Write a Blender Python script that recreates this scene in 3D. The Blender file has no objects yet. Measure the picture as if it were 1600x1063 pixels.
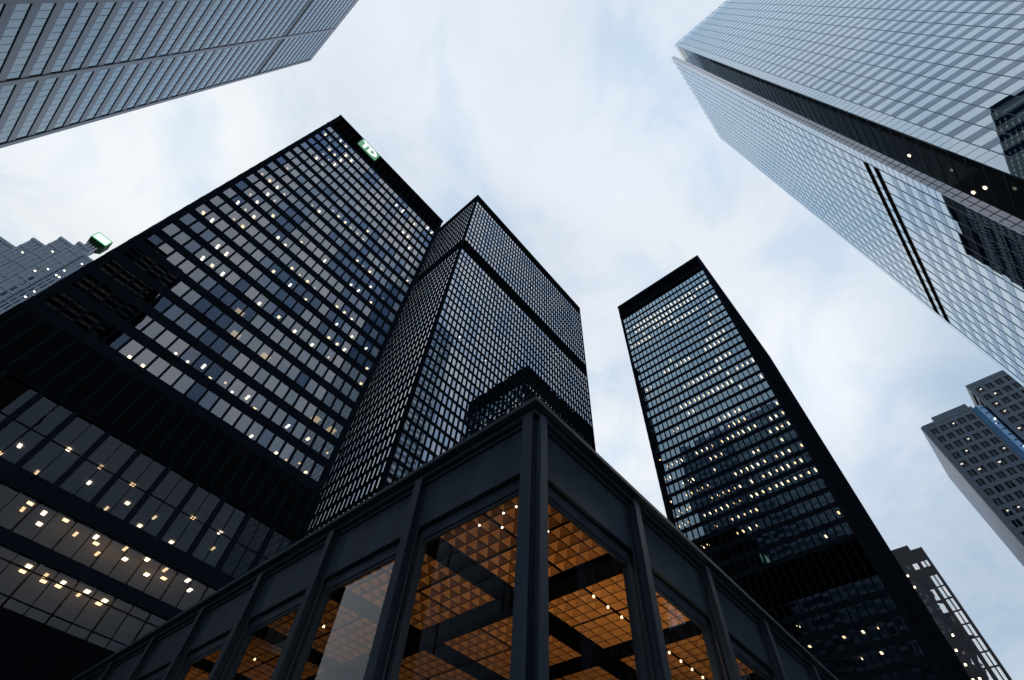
import bpy, bmesh, math, random
from mathutils import Matrix, Vector, noise
R = math.radians
rnd = random.Random(7)
S = bpy.context.scene
COL = S.collection

# ------------------------------------------------------------------ camera
EYE = Vector((0.0, 0.0, 1.6))
cam = bpy.data.objects.new('camera', bpy.data.cameras.new('camera'))
COL.objects.link(cam)
AX = Vector((0.65482311, -0.75388949, 0.05345403))     # camera right in world axes
AY = Vector((0.64176892, 0.51729253, -0.56616349))     # camera down
AZ = Vector((0.39917333, 0.40504207, 0.82255794))      # camera forward
cam.matrix_world = Matrix(((AX.x, -AY.x, -AZ.x, EYE.x), (AX.y, -AY.y, -AZ.y, EYE.y),
                           (AX.z, -AY.z, -AZ.z, EYE.z), (0, 0, 0, 1)))
FPX = 783.5
cam.data.sensor_fit = 'HORIZONTAL'
cam.data.sensor_width = 36.0
cam.data.lens = 36.0 * FPX / 1600.0
cam.data.clip_start = 0.1
cam.data.clip_end = 9000.0
S.camera = cam

# ------------------------------------------------------------------ sky, sun, exposure
SUN_EL, SUN_AZ = R(40), R(-4)       # azimuth from +X towards +Y
W = bpy.data.worlds.new('World')
S.world = W
W.use_nodes = True
nt = W.node_tree
nt.nodes.clear()
def N(t, kind, **kw):
    n = t.nodes.new(kind)
    for k, v in kw.items():
        setattr(n, k, v)
    return n
def ramp(n, stops):
    e = n.color_ramp.elements
    while len(e) > 1: e.remove(e[-1])
    e[0].position, e[0].color = stops[0][0], stops[0][1]
    for p, c in stops[1:]:
        q = e.new(p); q.color = c
def g3(v): return (v, v, v, 1)
out = N(nt, 'ShaderNodeOutputWorld')
bg = N(nt, 'ShaderNodeBackground')
bg.inputs['Strength'].default_value = 0.1
sky = N(nt, 'ShaderNodeTexSky', sky_type='NISHITA', sun_disc=False)
sky.sun_elevation = SUN_EL
sky.sun_rotation = math.pi / 2 - SUN_AZ
sky.air_density = 1.0; sky.dust_density = 1.0
tc = N(nt, 'ShaderNodeTexCoord')
sep = N(nt, 'ShaderNodeSeparateXYZ')
nt.links.new(tc.outputs['Generated'], sep.inputs[0])
addz = N(nt, 'ShaderNodeMath', operation='ADD'); addz.inputs[1].default_value = 0.22
mx = N(nt, 'ShaderNodeMath', operation='MAXIMUM'); mx.inputs[1].default_value = 0.02
nt.links.new(sep.outputs['Z'], mx.inputs[0]); nt.links.new(mx.outputs[0], addz.inputs[0])
dx = N(nt, 'ShaderNodeMath', operation='DIVIDE'); dy = N(nt, 'ShaderNodeMath', operation='DIVIDE')
nt.links.new(sep.outputs['X'], dx.inputs[0]); nt.links.new(addz.outputs[0], dx.inputs[1])
nt.links.new(sep.outputs['Y'], dy.inputs[0]); nt.links.new(addz.outputs[0], dy.inputs[1])
cmb = N(nt, 'ShaderNodeCombineXYZ')
nt.links.new(dx.outputs[0], cmb.inputs[0]); nt.links.new(dy.outputs[0], cmb.inputs[1])
cmb.inputs[2].default_value = 12.0
n1 = N(nt, 'ShaderNodeTexNoise'); n1.inputs['Scale'].default_value = 2.1
n1.inputs['Detail'].default_value = 7; n1.inputs['Roughness'].default_value = 0.5
n1.inputs['Distortion'].default_value = 0.35
nt.links.new(cmb.outputs[0], n1.inputs['Vector'])
n2 = N(nt, 'ShaderNodeTexNoise'); n2.inputs['Scale'].default_value = 0.95
n2.inputs['Detail'].default_value = 3
nt.links.new(cmb.outputs[0], n2.inputs['Vector'])
r1 = N(nt, 'ShaderNodeValToRGB'); ramp(r1, [(0.36, g3(0.88)), (0.58, g3(1.0))])
nt.links.new(n1.outputs['Fac'], r1.inputs[0])
# brightness of the cloud deck: bright under the veiled sun, greyer low down on the far side
r2 = N(nt, 'ShaderNodeValToRGB')
ramp(r2, [(0.35, (7.0, 7.95, 9.1, 1)), (0.48, (8.1, 8.7, 9.5, 1)), (0.60, (9.1, 9.4, 9.75, 1))])
nt.links.new(n2.outputs['Fac'], r2.inputs[0])
dotn = N(nt, 'ShaderNodeVectorMath', operation='DOT_PRODUCT')
nt.links.new(tc.outputs['Generated'], dotn.inputs[0])
dv = Vector((0.78, -0.28, 0.55)).normalized()
dotn.inputs[1].default_value = (0.86, -0.50, 0.05)
r3 = N(nt, 'ShaderNodeValToRGB'); ramp(r3, [(0.50, g3(1.0)), (0.68, (.87, .90, .93, 1)), (0.82, (.60, .68, .75, 1))])
nt.links.new(dotn.outputs['Value'], r3.inputs[0])
n3 = N(nt, 'ShaderNodeTexNoise'); n3.inputs['Scale'].default_value = 4.6
n3.inputs['Detail'].default_value = 8; n3.inputs['Roughness'].default_value = 0.58; n3.inputs['Distortion'].default_value = 0.8
nt.links.new(cmb.outputs[0], n3.inputs['Vector'])
r5 = N(nt, 'ShaderNodeValToRGB'); ramp(r5, [(0.38, (.80, .88, .955, 1)), (0.58, g3(1.0))])
nt.links.new(n3.outputs['Fac'], r5.inputs[0])
mulw = N(nt, 'ShaderNodeMix', data_type='RGBA', blend_type='MULTIPLY'); mulw.inputs[0].default_value = 1
nt.links.new(r2.outputs[0], mulw.inputs[6]); nt.links.new(r5.outputs[0], mulw.inputs[7])
mulc = N(nt, 'ShaderNodeMix', data_type='RGBA', blend_type='MULTIPLY'); mulc.inputs[0].default_value = 1
nt.links.new(mulw.outputs[2], mulc.inputs[6]); nt.links.new(r3.outputs[0], mulc.inputs[7])
mixs = N(nt, 'ShaderNodeMix', data_type='RGBA')
nt.links.new(r1.outputs[0], mixs.inputs[0])
bl = N(nt, 'ShaderNodeMix', data_type='RGBA', blend_type='MULTIPLY'); bl.inputs[0].default_value = 1
nt.links.new(sky.outputs[0], bl.inputs[6]); bl.inputs[7].default_value = (1.0, 1.0, 1.0, 1)
nt.links.new(bl.outputs[2], mixs.inputs[6]); nt.links.new(mulc.outputs[2], mixs.inputs[7])
gd = N(nt, 'ShaderNodeVectorMath', operation='DOT_PRODUCT')      # the veiled sun brightens the deck round it
nt.links.new(tc.outputs['Generated'], gd.inputs[0]); gd.inputs[1].default_value = Vector((.84, -.01, .81)).normalized()
r4 = N(nt, 'ShaderNodeValToRGB'); ramp(r4, [(0.955, g3(0)), (0.985, (.3, .27, .2, 1)), (1.0, (1.2, 1.05, .8, 1))])
nt.links.new(gd.outputs['Value'], r4.inputs[0])
ad = N(nt, 'ShaderNodeMix', data_type='RGBA', blend_type='ADD'); ad.inputs[0].default_value = 1
nt.links.new(mixs.outputs[2], ad.inputs[6]); nt.links.new(r4.outputs[0], ad.inputs[7])
nt.links.new(ad.outputs[2], bg.inputs['Color'])
nt.links.new(bg.outputs[0], out.inputs[0])

sun = bpy.data.objects.new('sun', bpy.data.lights.new('sun', 'SUN'))
COL.objects.link(sun)
sun.data.energy = 0.5
sun.data.angle = R(25)
sun.data.color = (1.0, 0.95, 0.88)
sd = Vector((math.cos(SUN_EL) * math.cos(SUN_AZ), math.cos(SUN_EL) * math.sin(SUN_AZ), math.sin(SUN_EL)))
sun.rotation_euler = sd.to_track_quat('Z', 'Y').to_euler()
sun.location = (0, 0, 400)

S.view_settings.view_transform = 'Standard'
S.view_settings.look = 'None'
S.view_settings.exposure = 0.0
S.view_settings.gamma = 1.0
S.cycles.max_bounces = 8
S.cycles.transparent_max_bounces = 12
S.cycles.use_denoising = True

# ------------------------------------------------------------------ materials
def mat_base(name):
    m = bpy.data.materials.new(name); m.use_nodes = True
    t = m.node_tree; t.nodes.clear()
    o = N(t, 'ShaderNodeOutputMaterial')
    return m, t, o
def pmat(name, col, rough=0.5, metal=0.0, spec=0.5, ior=1.5, var=0.12, scale=0.6, bump=0.0, rv=0.0, streak=0.0):
    m, t, o = mat_base(name)
    b = N(t, 'ShaderNodeBsdfPrincipled')
    b.inputs['Roughness'].default_value = rough
    b.inputs['Metallic'].default_value = metal
    b.inputs['Specular IOR Level'].default_value = spec
    b.inputs['IOR'].default_value = ior
    c = N(t, 'ShaderNodeTexCoord')
    mp = N(t, 'ShaderNodeMapping')
    mp.inputs['Scale'].default_value = (scale, scale, scale * (0.15 if streak else 1))
    t.links.new(c.outputs['Object'], mp.inputs[0])
    no = N(t, 'ShaderNodeTexNoise'); no.inputs['Scale'].default_value = 1; no.inputs['Detail'].default_value = 6
    t.links.new(mp.outputs[0], no.inputs['Vector'])
    rp = N(t, 'ShaderNodeValToRGB')
    lo = [max(0, x * (1 - var)) for x in col]; hi = [min(1, x * (1 + var)) for x in col]
    ramp(rp, [(0.3, (*lo, 1)), (0.7, (*hi, 1))])
    t.links.new(no.outputs['Fac'], rp.inputs[0])
    t.links.new(rp.outputs[0], b.inputs['Base Color'])
    if rv:
        mr = N(t, 'ShaderNodeMapRange'); mr.inputs[3].default_value = rough - rv; mr.inputs[4].default_value = rough + rv
        t.links.new(no.outputs['Fac'], mr.inputs[0]); t.links.new(mr.outputs[0], b.inputs['Roughness'])
    if bump:
        bp = N(t, 'ShaderNodeBump'); bp.inputs['Strength'].default_value = bump; bp.inputs['Distance'].default_value = 0.02
        t.links.new(no.outputs['Fac'], bp.inputs['Height']); t.links.new(bp.outputs[0], b.inputs['Normal'])
    t.links.new(b.outputs[0], o.inputs[0])
    return m
def coat(t, f0, p):
    lw = N(t, 'ShaderNodeLayerWeight'); lw.inputs['Blend'].default_value = 0.5
    pw = N(t, 'ShaderNodeMath', operation='POWER'); pw.inputs[1].default_value = p
    t.links.new(lw.outputs['Facing'], pw.inputs[0])
    mr = N(t, 'ShaderNodeMapRange'); mr.inputs[3].default_value = f0; mr.inputs[4].default_value = 1.0
    t.links.new(pw.outputs[0], mr.inputs[0])
    return mr
def gmat(name, f0=.08, tint=(0.45, 0.45, 0.45), refl=(1, 1, 1), rough=0.004, wob=0.0, wscale=0.35, p=3.0):
    """clear or tinted window glass: mirror by Fresnel, otherwise see-through"""
    m, t, o = mat_base(name)
    f = coat(t, f0, p)
    tr = N(t, 'ShaderNodeBsdfTransparent'); tr.inputs[0].default_value = (*tint, 1)
    gl = N(t, 'ShaderNodeBsdfGlossy'); gl.inputs[0].default_value = (*refl, 1); gl.inputs['Roughness'].default_value = rough
    mi = N(t, 'ShaderNodeMixShader')
    if wob:
        c = N(t, 'ShaderNodeTexCoord')
        no = N(t, 'ShaderNodeTexNoise'); no.inputs['Scale'].default_value = wscale; no.inputs['Detail'].default_value = 1
        bp = N(t, 'ShaderNodeBump'); bp.inputs['Strength'].default_value = 1.0; bp.inputs['Distance'].default_value = wob
        t.links.new(c.outputs['Object'], no.inputs['Vector'])
        t.links.new(no.outputs['Fac'], bp.inputs['Height']); t.links.new(bp.outputs[0], gl.inputs['Normal'])
    t.links.new(f.outputs[0], mi.inputs[0]); t.links.new(tr.outputs[0], mi.inputs[1]); t.links.new(gl.outputs[0], mi.inputs[2])
    t.links.new(mi.outputs[0], o.inputs[0])
    return m
def mirror(name, base, f0=.15, rough=0.01, wob=0.0, wscale=0.3, refl=(1, 1, 1), p=3.0):
    """opaque backed glass"""
    m, t, o = mat_base(name)
    f = coat(t, f0, p)
    d = N(t, 'ShaderNodeBsdfDiffuse'); d.inputs[0].default_value = (*base, 1)
    gl = N(t, 'ShaderNodeBsdfGlossy'); gl.inputs[0].default_value = (*refl, 1); gl.inputs['Roughness'].default_value = rough
    mi = N(t, 'ShaderNodeMixShader')
    if wob:
        c = N(t, 'ShaderNodeTexCoord')
        no = N(t, 'ShaderNodeTexNoise'); no.inputs['Scale'].default_value = wscale; no.inputs['Detail'].default_value = 1
        bp = N(t, 'ShaderNodeBump'); bp.inputs['Strength'].default_value = 1.0; bp.inputs['Distance'].default_value = wob
        t.links.new(c.outputs['Object'], no.inputs['Vector'])
        t.links.new(no.outputs['Fac'], bp.inputs['Height']); t.links.new(bp.outputs[0], gl.inputs['Normal'])
    t.links.new(f.outputs[0], mi.inputs[0]); t.links.new(d.outputs[0], mi.inputs[1]); t.links.new(gl.outputs[0], mi.inputs[2])
    t.links.new(mi.outputs[0], o.inputs[0])
    return m
def emat(name, col, strength, base=None):
    m, t, o = mat_base(name)
    b = N(t, 'ShaderNodeBsdfPrincipled')
    b.inputs['Base Color'].default_value = (*(base or col), 1)
    b.inputs['Roughness'].default_value = 0.4
    b.inputs['Emission Color'].default_value = (*col, 1)
    b.inputs['Emission Strength'].default_value = strength
    t.links.new(b.outputs[0], o.inputs[0])
    return m
M = dict(
    black=pmat('black_painted_steel', (0.0085, 0.0125, 0.0185), 0.5, spec=0.0, var=0.2, scale=0.4, rv=0.06, streak=1),
    pav=pmat('pavilion_painted_steel', (0.025, 0.036, 0.053), 0.5, spec=0.10, var=0.26, scale=1.3, rv=0.09, bump=0.04, streak=1),
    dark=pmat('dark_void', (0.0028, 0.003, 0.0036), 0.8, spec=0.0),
    blind=pmat('plant_floor_panel', (0.004, 0.0055, 0.0072), 0.6, spec=0.0, var=.3, scale=.5),
    ceil=pmat('office_ceiling', (0.22, 0.20, 0.19), 0.8, spec=0.1),
    office=pmat('office_core', (0.11, 0.085, 0.06), 0.8, spec=0.1),
    lamp=emat('office_lamp', (1.0, 0.80, 0.52), 5.0),
    lampd=emat('dim_office_lamp', (1.0, 0.74, 0.42), 1.8), lampo=emat('amber_office_lamp', (1.0, 0.70, 0.36), 4.0), ceilg=emat('ceiling_glow_panel', (1.0, 0.72, 0.36), .8),
    lampw=emat('white_office_lamp', (1.0, 0.88, 0.70), 5.0),
    g_clear=gmat('tinted_glass', .16, (0.5, 0.5, 0.5), (0.86, 0.92, 1.0)),
    g_blue=gmat('blue_reflection_glass', .07, (0.42, 0.46, 0.52), (0.42, 0.60, 0.92)),  # reflection colours of the blue, slate and bronze panes imitate mirrored cloud
    g_slate=gmat('slate_reflection_glass', .12, (0.45, 0.47, 0.5), (0.66, 0.79, 1.0)),
    g_bronze=gmat('bronze_reflection_glass', .19, (0.5, 0.46, 0.43), (0.97, 0.96, 1.0)),
    g_mid=gmat('reflective_glass', .36, (0.5, 0.5, 0.5), (0.86, 0.91, 1.0)),
    g_mid2=gmat('reflective_blue_glass', .32, (0.5, 0.5, 0.5), (0.68, 0.80, 1.0)),
    g_right=gmat('sky_blue_glass', .05, (0.5, 0.5, 0.5), (0.58, 0.82, 1.0), p=1.2),
    g_dim=gmat('dull_tower_glass', .035, (0.4, 0.4, 0.4), (0.8, 0.9, 1.0), p=5.0),
    g_back=mirror('dark_backed_glass', (0.01, 0.01, 0.012), .05, p=5.0),
    g_pav=gmat('pavilion_plate_glass', .05, (0.88, 0.88, 0.86), (1, 1, 1), p=5.0),
    g_base=gmat('dark_plate_glass', .032, (.5, .5, .5), (.7, .83, 1), p=4.0, wob=.006, wscale=.4),
    g_row=gmat('grey_plate_glass', .036, (.6, .57, .53), (.88, .93, 1), p=4.0, wob=.01, wscale=.5),
)

# ------------------------------------------------------------------ helpers
def proj(p):
    d = Vector(p) - EYE
    z = d.dot(AZ)
    if z <= 0.1: return None
    return (800 + FPX * d.dot(AX) / z, 531.5 + FPX * d.dot(AY) / z)
BLOCK = []          # rough boxes of the big volumes, for ranking which repeats the photo shows
def hidden(p, skip=None):
    d = Vector(p) - EYE
    for k, b in BLOCK:
        if k == skip: continue
        t0, t1 = 0.0, 0.985
        ok = True
        for a in range(3):
            if abs(d[a]) < 1e-9:
                if not b[2 * a] <= EYE[a] <= b[2 * a + 1]: ok = False; break
                continue
            ta = (b[2 * a] - EYE[a]) / d[a]; tb = (b[2 * a + 1] - EYE[a]) / d[a]
            if ta > tb: ta, tb = tb, ta
            t0 = max(t0, ta); t1 = min(t1, tb)
            if t0 > t1: ok = False; break
        if ok: return True
    return False
def shown(p, n=None, skip=None):
    q = proj(p)
    if q is None or not (-5 < q[0] < 1605 and -5 < q[1] < 1068): return 0.0
    if hidden(p, skip): return 0.0
    d = Vector(p) - EYE
    c = abs(d.normalized().dot(n)) if n is not None else 1
    return c / d.length_squared

def add_box(bm, x0, x1, y0, y1, z0, z1, mi=0):
    v = [bm.verts.new(c) for c in ((x0, y0, z0), (x1, y0, z0), (x1, y1, z0), (x0, y1, z0),
                                   (x0, y0, z1), (x1, y0, z1), (x1, y1, z1), (x0, y1, z1))]
    for f in ((0, 3, 2, 1), (4, 5, 6, 7), (0, 1, 5, 4), (1, 2, 6, 5), (2, 3, 7, 6), (3, 0, 4, 7)):
        fc = bm.faces.new([v[i] for i in f]); fc.material_index = mi
def add_prism(bm, poly, z0, z1, mi=0):
    a = [bm.verts.new((x, y, z0)) for x, y in poly]
    b = [bm.verts.new((x, y, z1)) for x, y in poly]
    n = len(poly)
    fs = [bm.faces.new(a[::-1]), bm.faces.new(b)]
    for i in range(n):
        fs.append(bm.faces.new((a[i], a[(i + 1) % n], b[(i + 1) % n], b[i])))
    for f in fs: f.material_index = mi
def mesh(name, fill, mats, bevel=0.0):
    bm = bmesh.new(); fill(bm)
    if bevel:
        bmesh.ops.bevel(bm, geom=list(bm.edges), offset=bevel, segments=1, affect='EDGES', profile=0.7)
    bmesh.ops.recalc_face_normals(bm, faces=bm.faces)
    me = bpy.data.meshes.new(name); bm.to_mesh(me); bm.free()
    for m in (mats if isinstance(mats, (list, tuple)) else [mats]): me.materials.append(m)
    return me
def box_mesh(name, sx, sy, sz, m, bevel=0.0):
    return mesh(name, lambda bm: add_box(bm, -sx / 2, sx / 2, -sy / 2, sy / 2, -sz / 2, sz / 2), m, bevel)
def thing(name, label, cat, loc, group=None):
    o = bpy.data.objects.new(name, None); COL.objects.link(o)
    o.location = loc; o.empty_display_size = 1
    o['label'] = label; o['category'] = cat
    if group: o['group'] = group
    return o
def part(name, me, parent, loc=(0, 0, 0), rz=0.0, rx=0.0):
    o = bpy.data.objects.new(name, me); COL.objects.link(o)
    base = Vector((0, 0, 0))
    p = parent
    while p is not None:
        base = base + p.location; p = p.parent
    o.parent = parent
    o.location = Vector(loc) - base
    o.rotation_euler = (rx, 0, rz)
    return o
def bx(name, parent, x0, x1, y0, y1, z0, z1, m, bevel=0.0):
    me = box_mesh(name, x1 - x0, y1 - y0, z1 - z0, m, bevel)
    return part(name, me, parent, ((x0 + x1) / 2, (y0 + y1) / 2, (z0 + z1) / 2))
def many(name, spots, parent, skip=None, cap=100):
    """spots: (mesh, loc, rz, rx, normal). The hundred that show largest are parts of their own, the rest one part."""
    sc = sorted(range(len(spots)), key=lambda i: -shown(spots[i][1], spots[i][4], skip))
    own = sc[:cap]; rest = sc[cap:]
    for i in own:
        me, loc, rz, rx, n = spots[i]
        part(name, me, parent, loc, rz, rx)
    if rest:
        mats, vs, fs, mis = [], [], [], []
        for i in rest:
            me, loc, rz, rx, n = spots[i]
            mt = Matrix.Translation(loc) @ Matrix.Rotation(rz, 4, 'Z') @ Matrix.Rotation(rx, 4, 'X')
            k = len(vs)
            idx = []
            for m in me.materials:
                if m not in mats: mats.append(m)
                idx.append(mats.index(m))
            vs += [mt @ v.co for v in me.vertices]
            for f in me.polygons:
                fs.append([k + v for v in f.vertices]); mis.append(idx[f.material_index])
        b = parent.location
        me = bpy.data.meshes.new(name)
        me.from_pydata([tuple(v - b) for v in vs], [], fs)
        for m in mats: me.materials.append(m)
        me.polygons.foreach_set('material_index', mis)
        o = bpy.data.objects.new(name, me); COL.objects.link(o); o.parent = parent
        o['kind'] = 'stuff'
def scale_about_eye(root, k):
    """make a tower a little larger and farther off (its modules were measured on a nearer one)"""
    root.scale = (k, k, k)
    root.location = EYE + (root.location - EYE) * k
    root.location.z = 1.6 - 1.6 * k - 0.001
class Face:
    """one facade: u runs along it, d goes inward, z up"""
    def __init__(s, ox, oy, deg):
        s.o = (ox, oy); s.rz = R(deg); s.c = round(math.cos(s.rz)); s.s = round(math.sin(s.rz))
        s.n = Vector((s.s, -s.c, 0))
    def at(s, u, d, z):
        return (s.o[0] + u * s.c - d * s.s, s.o[1] + u * s.s + d * s.c, z)
def pane_mesh(name, w, h, m):
    return mesh(name, lambda bm: bm.faces.new([bm.verts.new(c) for c in
                ((-w / 2, 0, -h / 2), (w / 2, 0, -h / 2), (w / 2, 0, h / 2), (-w / 2, 0, h / 2))]), m)
def tilt(): return rnd.gauss(0, 1)

# ------------------------------------------------------------------ ground
def ground():
    m = pmat('paving_stone', (0.16, 0.155, 0.15), 0.75, spec=0.3, var=0.25, scale=0.8, bump=0.2)
    me = mesh('ground', lambda bm: bm.faces.new([bm.verts.new(c) for c in
              ((-3000, -3000, 0), (3000, -3000, 0), (3000, 3000, 0), (-3000, 3000, 0))]), m)
    o = bpy.data.objects.new('ground', me); COL.objects.link(o); o['kind'] = 'structure'
    a = pmat('road_asphalt', (0.05, 0.05, 0.052), 0.85, var=0.25, scale=2, bump=0.3)
    me = mesh('road', lambda bm: bm.faces.new([bm.verts.new(c) for c in
              ((-600, -24, .004), (900, -24, .004), (900, -8, .004), (-600, -8, .004))]), a)
    o = bpy.data.objects.new('road', me); COL.objects.link(o); o['kind'] = 'structure'
ground()

BLOCK += [('L', (-14.2, 22.2, 54.4, 95, 0, 134)), ('M', (38, 114.2, 69, 105, 0, 224)),
          ('RT', (104, 167, 7.6, 44.5, 0, 184)), ('P', (5.95, 48, 5.1, 48, 8.4, 10)),
          ('F', (63.2, 114, -88, -34.5, 0, 298)), ('CC', (-83, -47, 20, 88.9, 0, 239))]

# ------------------------------------------------------------------ black steel towers
def tower(root, box, faces, z_first, pitch, win_h, rows, mull_d, skipname, bands, top, lamps=None,
          lamp_rows=None, mull_w=0.16, pane_w=None, glass=None, corner=0.9, lampmat='lamp', low=None, lampsize=(.36, .7), glow=(), warm=False):
    """box = footprint x0,x1,y0,y1.  faces = [(Face, width, bays, margin, panes?)]."""
    x0, x1, y0, y1 = box
    z_low = z_first if low is None else low
    # core and floor edges; the underside of each floor is the ceiling of the offices below
    bx('core', root, x0 + 5, x1 - 5, y0 + 5, y1 - 5, z_low if low and low > 20 else 0, top - 3, M['office'])
    slabs = []
    zs = [z_first + pitch * k for k in range(rows)]
    me_s = box_mesh('floor_edge', x1 - x0, y1 - y0, pitch - win_h, M['black'])
    me_c = box_mesh('ceiling', x1 - x0 - 1.0, y1 - y0 - 1.0, 0.05, M['ceil'])
    cx, cy = (x0 + x1) / 2, (y0 + y1) / 2
    skips = set()
    for k, z in enumerate(zs):
        if any(a - 0.5 <= z < b - 0.5 for a, b in bands): continue
        part('floor_edge', me_s, root, (cx, cy, z - (pitch - win_h) / 2))
    for k, z in enumerate(zs):
        if any(a - 0.5 <= z < b - 0.5 for a, b in bands): continue
        part('ceiling', me_c, root, (cx, cy, z + win_h - 0.03))
    for a, b in bands:      # plant floors: a dark recess behind the mullions
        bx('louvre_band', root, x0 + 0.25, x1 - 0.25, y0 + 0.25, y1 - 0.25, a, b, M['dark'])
    # corner piers
    for qx in (x0, x1 - corner):
        for qy in (y0, y1 - corner):
            bx('corner_pier', root, qx + .02, qx + corner - .02, qy + .02, qy + corner - .02, 0, top - 0.3, M['black'])
    spots, muls = [], []
    for F, wid, bays, mar, panes, *own in faces:
        fglass = own[0] if own else glass
        step = (wid - 2 * mar) / bays
        pw = step - mull_w
        if panes:
            mm = box_mesh('mullion', mull_w, mull_d, top - z_low + 1.2, M['black'])
            for i in range(bays + 1):
                muls.append((mm, F.at(mar + step * i, -mull_d / 2 + 0.1, (top + z_low - 1.2) / 2), F.rz, 0, F.n))
            ms = {g: pane_mesh('window', pw, win_h, M[g]) for g in set(fglass)}
            for k, z in enumerate(zs):
                if any(a - 0.5 <= z < b - 0.5 for a, b in bands): continue
                for i in range(bays):
                    q = noise.noise(Vector((i * .23, k * .31, 4.2))) + rnd.gauss(0, .16)
                    g = fglass[max(0, min(len(fglass) - 1, int((q * 1.5 + .5) * len(fglass))))]  # noise groups the glass tints to imitate cloud reflections
                    spots.append((ms[g], F.at(mar + step * (i + .5), 0.07, z + win_h / 2),
                                  F.rz + R(0.18) * tilt(), R(0.16) * tilt(), F.n))
        else:
            me = pane_mesh('glazing', wid - 2 * corner, top - z_low - 6, M['g_back'])
            part('glazing', me, root, F.at(wid / 2, 0.07, (top + z_low - 6) / 2), F.rz)
            mm = box_mesh('mullion', mull_w, mull_d, top - z_low + 1.2, M['black'])
            n = max(2, bays)
            for i in range(n + 1):
                muls.append((mm, F.at(mar + (wid - 2 * mar) / n * i, -mull_d / 2 + 0.1, (top + z_low - 1.2) / 2), F.rz, 0, F.n))
    rest = []
    facing = lambda q: q[4].dot(EYE - Vector(q[1])) > 0
    for i, q in enumerate(sorted(muls, key=lambda q: (not facing(q), (EYE - Vector(q[1])).length))):
        if i < 100: part('mullion', q[0], root, q[1], q[2])
        else: rest.append(q)
    many('mullion', rest, root, skipname, cap=0)
    many('window', spots, root, skipname)
    if lamps:
        a, b = lampsize
        kinds = [box_mesh('ceiling_lamp', a, b, 0.05, M['lamp']), box_mesh('ceiling_lamp', a * .8, b * 1.35, 0.05, M['lampw']),
                 box_mesh('ceiling_lamp', a * .7, b * .6, 0.05, M['lampd']), box_mesh('ceiling_lamp', a * 1.1, b * .8, 0.05, M['lampo'])]
        if warm: kinds = [kinds[0], kinds[3], box_mesh('ceiling_lamp', a * .8, b * 1.3, 0.05, M['lamp']), box_mesh('ceiling_lamp', a, b, 0.05, M['lampo'])]
        big = box_mesh('ceiling_glow', 1.2, 1.3, .04, M['ceilg'])  # glowing panel, no lamp: paints the warm light on an office ceiling
        many('ceiling_lamp', [(rnd.choice(kinds), p, rz, 0, None) for p, rz in lamps], root, skipname)
        for p in glow: part('ceiling_glow', big, root, p)

# ---- the near tower with the green sign
LL = [(0,5,-4.5,2.9),(0,6,-2.9,2.9),(0,15,11.6,2.9),(0,17,15.4,2.9),(0,18,17.0,2.9),(0,19,18.5,2.0),(0,20,20.1,2.9),(1,7,-1.4,2.9),(1,8,0.2,2.9),(1,9,1.9,1.7),(1,10,3.4,2.9),(1,11,5.1,1.9),(1,12,6.5,2.9),(1,13,8.3,1.8),(1,14,10.0,2.9),(1,17,14.7,2.0),(1,19,17.9,1.8),(1,21,21.3,1.9),(5,3,-7.8,1.7),(5,4,-6.3,1.6),(5,5,-4.6,1.7),(5,9,1.7,1.8),(5,11,5.0,1.5),(5,13,8.1,1.8),(5,15,11.4,1.8),(5,17,14.6,1.7),(5,21,21.4,1.9),(6,3,-7.8,1.5),(6,4,-6.3,1.6),(6,16,13.0,1.8),(6,17,14.7,1.7),(6,18,16.2,1.7),(6,21,21.2,1.8),(7,0,-12.6,1.4),(7,1,-11.1,1.5),(7,8,-0.0,1.5),(7,10,3.2,1.6),(7,12,6.5,1.8),(7,16,12.9,1.8),(7,18,16.2,1.7),(7,20,19.4,1.8),(8,2,-9.5,1.5),(8,3,-7.9,1.5),(8,9,1.7,1.6),(8,10,3.3,1.6),(8,11,4.9,1.6),(8,12,6.5,1.7),(8,15,11.3,1.7),(8,16,12.9,1.6),(8,17,14.6,1.8),(9,1,-11.1,1.4),(9,2,-9.6,1.4),(9,3,-8.0,1.4),(9,6,-3.2,1.4),(9,7,-1.6,1.7),(10,1,-11.0,1.1),(10,2,-9.5,1.4),(10,4,-6.3,1.3),(10,8,-0.1,1.7),(10,11,4.9,1.4),(10,15,11.2,1.5),(10,16,12.9,1.4),(10,18,16.1,1.5),(11,2,-9.5,1.3),(11,3,-8.0,1.2),(11,17,14.5,1.4),(11,19,17.8,1.6),(12,0,-12.7,1.2),(12,1,-11.1,1.2),(12,2,-9.5,1.3),(12,3,-7.9,1.2),(12,14,9.6,1.3),(12,15,11.1,1.4),(12,16,12.8,1.3),(13,6,-3.3,1.2),(13,7,-1.7,1.2),(13,17,14.5,1.2),(14,1,-11.2,1.1),(14,8,-0.0,1.1),(14,9,1.5,1.2),(14,10,3.2,1.1),(14,11,4.7,1.2),(14,12,6.4,1.1),(14,13,8.0,1.1),(14,21,20.7,1.4),(15,13,7.8,1.1),(17,2,-9.6,0.9),(17,3,-8.0,1.0),(17,19,17.5,1.0),(18,2,-9.5,0.9),(18,3,-7.9,1.0),(18,4,-6.4,0.9),(18,17,14.4,1.0),(18,18,15.9,0.9),(19,2,-9.5,0.9),(19,3,-8.0,0.9),(19,4,-6.3,0.8),(20,0,-12.5,0.7),(20,1,-11.1,0.9),(20,4,-6.4,0.8),(20,5,-4.8,0.7),(20,14,9.5,0.6),(20,15,11.5,0.5),(20,18,15.7,0.9),(21,2,-9.6,0.8),(21,3,-8.0,0.8),(21,20,19.2,0.7),(21,21,20.8,0.7)]
H0 = 1.6
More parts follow.
